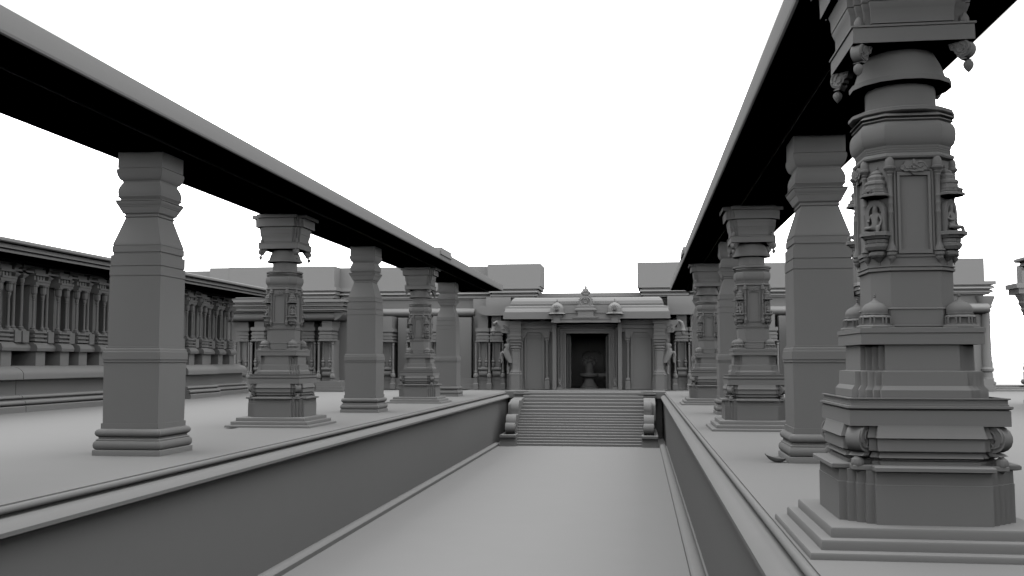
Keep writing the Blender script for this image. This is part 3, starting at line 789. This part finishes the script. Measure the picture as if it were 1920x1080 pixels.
# ================================================================== SIDE GALLERIES (left and right)
def gallery(sgn, x0, sections, bays, singles, label, eave_end=.4):
    # d: outward offset towards the court from base line x0 ; profile extruded along Y
    YR = sections[0][0]
    root = empty('side_gallery', (x0, YR, 0), label, 'gallery', 'pilastered galleries beside the court')
    def fn(off):
        return lambda p, t: (sgn*(p[0]+off), t-YR, p[1])
    base = [(-2.2,-.1),(.02,-.1),(.02,.145),(-.02,.165),(-.10,.17)]
    base += [(-.10+.10*sin(a), .255-.075*cos(a)) for a in [k*pi/8 for k in range(9)]]
    base += [(-.16,.335),(-.16,.36)] + [(-.17+.07*sin(a), .42-.055*cos(a)) for a in [k*pi/8 for k in range(9)]] + [(-.22,.48),(-.22,.50),(-2.2,.50)]
    dado = [(-2.2,.498),(-.34,.498),(-.34,.965),(-2.2,.965)]
    kap = [(-2.2,.96),(-.10,.96),(-.10,1.10)] + [(-.10-.55*(1-cos(a)), 1.10+.27*sin(a)) for a in [k*pi/16 for k in range(1,9)]] + [(-2.2,1.375)]
    rec = [(-2.2,1.37),(-1.5,1.37),(-1.5,1.84),(-2.2,1.84)]
    kap2 = [(-2.2,1.835),(-.72,1.835),(-.70,1.93),(-.74,2.02),(-.84,2.09),(-2.2,2.09)]
    b1 = [(-2.2,2.08),(-.90,2.08),(-.90,2.14),(-.80,2.145),(-.80,2.215),(-.90,2.22),(-.90,2.27),(-.80,2.275),(-.80,2.34),(-.90,2.345),(-.90,2.40),(-.86,2.405),(-.86,2.45),(-2.2,2.45)]
    wallp = [(-2.2,2.44),(-1.7,2.44),(-1.7,4.45),(-.95,4.46),(-.95,4.58),(-.75,4.60),(-.75,4.76),(-2.2,4.76)]
    eave = [(-2.2,4.66),(-.5,4.66),(.55,4.60),(.62,4.60),(.62,4.665),(.57,4.675),(.57,4.70),(.70,4.71),(.70,4.76),(.66,4.80),(.66,4.845),(.82,4.85),(.86,4.88),(.86,4.95),(.80,4.985),(.70,5.0),(-2.2,5.0)]
    for nm, prof, sm in (('base_moulding',base,35),('dado',dado,0),('half_round_ledge',kap,35),('recess',rec,0),('upper_ledge',kap2,35),('bands',b1,0),('wall',wallp,0)):
        for (ya, yb, off) in sections:
            m = MB(); m.extrude(prof, fn(off), ya, yb); m.build(nm, root, M, sm)
    m = MB(); m.extrude(eave, fn(0), sections[0][0], sections[-1][1]+eave_end); m.build('eave', root, M, 30)
    # end returns
    t = MB()
    h = 1.30
    t.plan([(.10,0),(.10,.04),(.07,.06)], sq); t.lathe([(.07,.05),(.085,.10),(.05,.13),(.04,.18),(.038,h-.32),(.055,h-.30),(.04,h-.28),(.06,h-.22),(.065,h-.17),(.04,h-.13)], 0, 0, 10)
    t.plan([(.05,h-.14),(.085,h-.08),(.085,h+.10),(.12,h+.14),(.12,h+.20)], lambda w: octa(w,.6)); t = t.build('colonette', root, M, 30)
    g = MB(); H = 1.75
    g.plan([(.12,0),(.12,.04),(.08,.07)], sq); g.lathe([(.08,.06),(.10,.11),(.06,.15),(.052,.2),(.048,H-.32),(.07,H-.30),(.05,H-.27),(.075,H-.2),(.08,H-.13),(.05,H-.08)], 0, 0, 10)
    g.plan([(.06,H-.09),(.13,H),(.13,H+.03),(.08,H+.05),(.08,H+.20),(.14,H+.25),(.14,H+.33)], sq); g = g.build('colonette', root, M, 30)
    ft = fg = True
    for (y, off) in bays:
        y -= YR
        m = MB()
        def bb(a, b, y0, y1, z0, z1):
            p, q = sorted((sgn*(a+off), sgn*(b+off))); m.box(p, q, y0, y1, z0, z1)
        bb(-1.55, -.60, y-.25, y+.25, 1.36, 1.838)
        m.extrude([(-1.3,1.833),(-.50,1.833),(-.48,1.93),(-.52,2.03),(-.64,2.10),(-1.3,2.10)], lambda p, q: (sgn*(p[0]+off), q, p[1]), y-.36, y+.36)
        for z in (2.145,2.275,2.405): bb(-1.3, -.60, y-.33, y+.33, z, z+.062)
        bb(-1.3, -.68, y-.28, y+.28, 2.16, 2.40)
        bb(-1.75, -.92, y-.20, y+.20, 2.45, 3.95)
        bb(-1.75, -.60, y-.38, y+.38, 3.94, 4.03); bb(-1.75, -.56, y-.36, y+.36, 4.032, 4.10)
        for q in (-.24, -.08, .08, .24): bb(-1.75, -.72, y+q-.05, y+q+.05, 4.10, 4.24)
        bb(-1.75, -.62, y-.34, y+.34, 4.24, 4.32); bb(-1.75, -.70, y-.28, y+.28, 4.322, 4.45)
        m.build('pilaster_bay', root, M, 20)
        for q in (-.24, .24):
            loc = (sgn*(-.74+off), y+q, 2.465)
            (pos if ft else inst)(t, root, loc); ft = False
    for (y, off) in singles:
        loc = (sgn*(-.86+off), y-YR, 2.465)
        (pos if fg else inst)(g, root, loc); fg = False
        m = MB(); p, q = sorted((sgn*(-1.2+off), sgn*(-.66+off)))
        m.box(p, q, y-YR-.16, y-YR+.16, 2.10, 2.462); m.build('colonette_base', root, M, 0)
        m = MB(); m.box(p, q, y-YR-.30, y-YR+.30, 4.30, 4.36); m.build('colonette_head', root, M, 0)
    return root
near = [(26.75-k*1.27, 0) for k in range(0,7)]
gallery(1, -18.4, [(-36.0, 28.13, 0), (28.16, 36.0, 0), (36.0, 38.97, -.9), (38.97, 41.95, .15), (41.95, 46.6, -.45)],  # first stretch runs on unseen behind the viewpoint, lengthened to block low sky
        [(28.0,0),(29.75,0),(31.1,0),(32.2,0),(33.5,0),(34.9,0),(26.4,0),(25.2,0),(23.7,0),(22.3,0),(37.4,-.9),(40.3,.15),(41.6,.15),(43.3,-.45),(44.6,-.45),(45.9,-.45)],
        [(28.65,0),(29.05,0),(30.4,0),(31.62,0),(32.85,0),(34.2,0),(27.2,0),(25.8,0),(39.6,.15),(40.95,.15),(43.95,-.45),(45.25,-.45)],
        'long gallery wall of shaded pilasters on the left')
gallery(-1, 13.55, [(-36.0, 37.6, 0)], [(24,0),(25.4,0),(26.8,0),(28.2,0),(29.6,0),(31,0),(32.4,0),(33.8,0),(35.2,0),(36.8,0)], [(24.7,0),(26.1,0),(27.5,0),(28.9,0),(30.3,0),(31.7,0),(33.1,0),(34.5,0),(36,0)],  # also lengthened out of view, to shut out light from the horizon
        'end of a matching gallery just inside the right edge of the view', -1.9)

# unseen building added behind the viewpoint to keep low sky light off pillar fronts
rb = empty('added_rear_building', (PX, -36.5, 0), 'long plain unseen building added behind the viewpoint to block low sky light', 'building')
m = MB(); m.box(-17, 17.5, -3, 0, 0, 4.9); m.build('wall', rb, M, 0)
m = MB(); m.box(-17, 17.5, -3, .25, 4.905, 5.1); m.box(-17, 17.5, -3, .4, 5.105, 5.3); m.build('cornice', rb, M, 0)
m = MB(); m.box(-16.5, 17, -.35, .05, 0, .5) if False else m.box(-16.5, 17, .002, .25, 0, .5); m.build('plinth', rb, M, 0)
m = MB(); m.box(-3.8, 3.8, .9, 1.3, -2.4, -.01); m.box(-3.8, 3.8, -3, .9, -2.4, -.31); m.build('court_end', rb, M, 0)

# ================================================================== CAMERA
F = 1867.0
th = atan(138/F); ps = atan(239*cos(th)/F)
cam = bpy.data.cameras.new('camera'); co = bpy.data.objects.new('camera', cam); COL.objects.link(co)
cam.sensor_width = 36; cam.lens = 36*F/1920; cam.clip_start = .05; cam.clip_end = 1000
co.location = (0, 0, 1.5); co.rotation_euler = (pi/2+th, 0, ps)
scene.camera = co

# ================================================================== LIGHT
w = bpy.data.worlds.new('World'); scene.world = w; w.use_nodes = True
nt = w.node_tree; nt.nodes.clear()
out = nt.nodes.new('ShaderNodeOutputWorld'); bg = nt.nodes.new('ShaderNodeBackground')
tc = nt.nodes.new('ShaderNodeTexCoord'); sp = nt.nodes.new('ShaderNodeSeparateXYZ')
nt.links.new(tc.outputs['Generated'], sp.inputs[0])
def mth(op, a, b=None):
    n = nt.nodes.new('ShaderNodeMath'); n.operation = op
    for i, q in enumerate((a, b)):
        if q is None: continue
        if isinstance(q, (int, float)): n.inputs[i].default_value = q
        else: nt.links.new(q, n.inputs[i])
    return n.outputs[0]
# overcast sky: bright towards the zenith, a duller cloud bank, a bright strip along the horizon
SKY = [(0,11),(1.8,11),(2.8,2.0),(5,1.8),(9,2.9),(12.5,2.6),(16.5,.5),(26,.46),(35,1.35),(50,1.35),(64,3.6),(78,4.1),(90,4.1)]
GAIN = 2.35
cr = nt.nodes.new('ShaderNodeValToRGB'); el = cr.color_ramp.elements
while len(el) > 1: el.remove(el[-1])
for i, (e, v) in enumerate(SKY):
    q = el[0] if i == 0 else el.new(sin(radians(e)))
    if i == 0: q.position = 0
    q.color = (v/13, v/13, v/13, 1)
z = mth('MAXIMUM', sp.outputs['Z'], 0.0)
nt.links.new(z, cr.inputs[0])
st_ = mth('MULTIPLY', cr.outputs[0], 13*GAIN)
mask = mth('GREATER_THAN', sp.outputs['Z'], -.06)
below = mth('LESS_THAN', sp.outputs['Z'], 0.0)
above = mth('SUBTRACT', 1.0, below)
tot = mth('ADD', mth('MULTIPLY', st_, above), mth('MULTIPLY', mth('MULTIPLY', below, mask), 1.05))
nt.links.new(tot, bg.inputs['Strength'])
bg.inputs['Color'].default_value = (1, 1, 1, 1)
nt.links.new(bg.outputs[0], out.inputs[0])

# ================================================================== RENDER SETTINGS
scene.render.engine = 'CYCLES'
c = scene.cycles
c.max_bounces = 0; c.diffuse_bounces = 0; c.glossy_bounces = 0; c.transmission_bounces = 0; c.transparent_max_bounces = 2
c.use_adaptive_sampling = False
c.use_denoising = True
scene.view_settings.view_transform = 'Standard'; scene.view_settings.look = 'None'
scene.view_settings.exposure = 0; scene.view_settings.gamma = 1
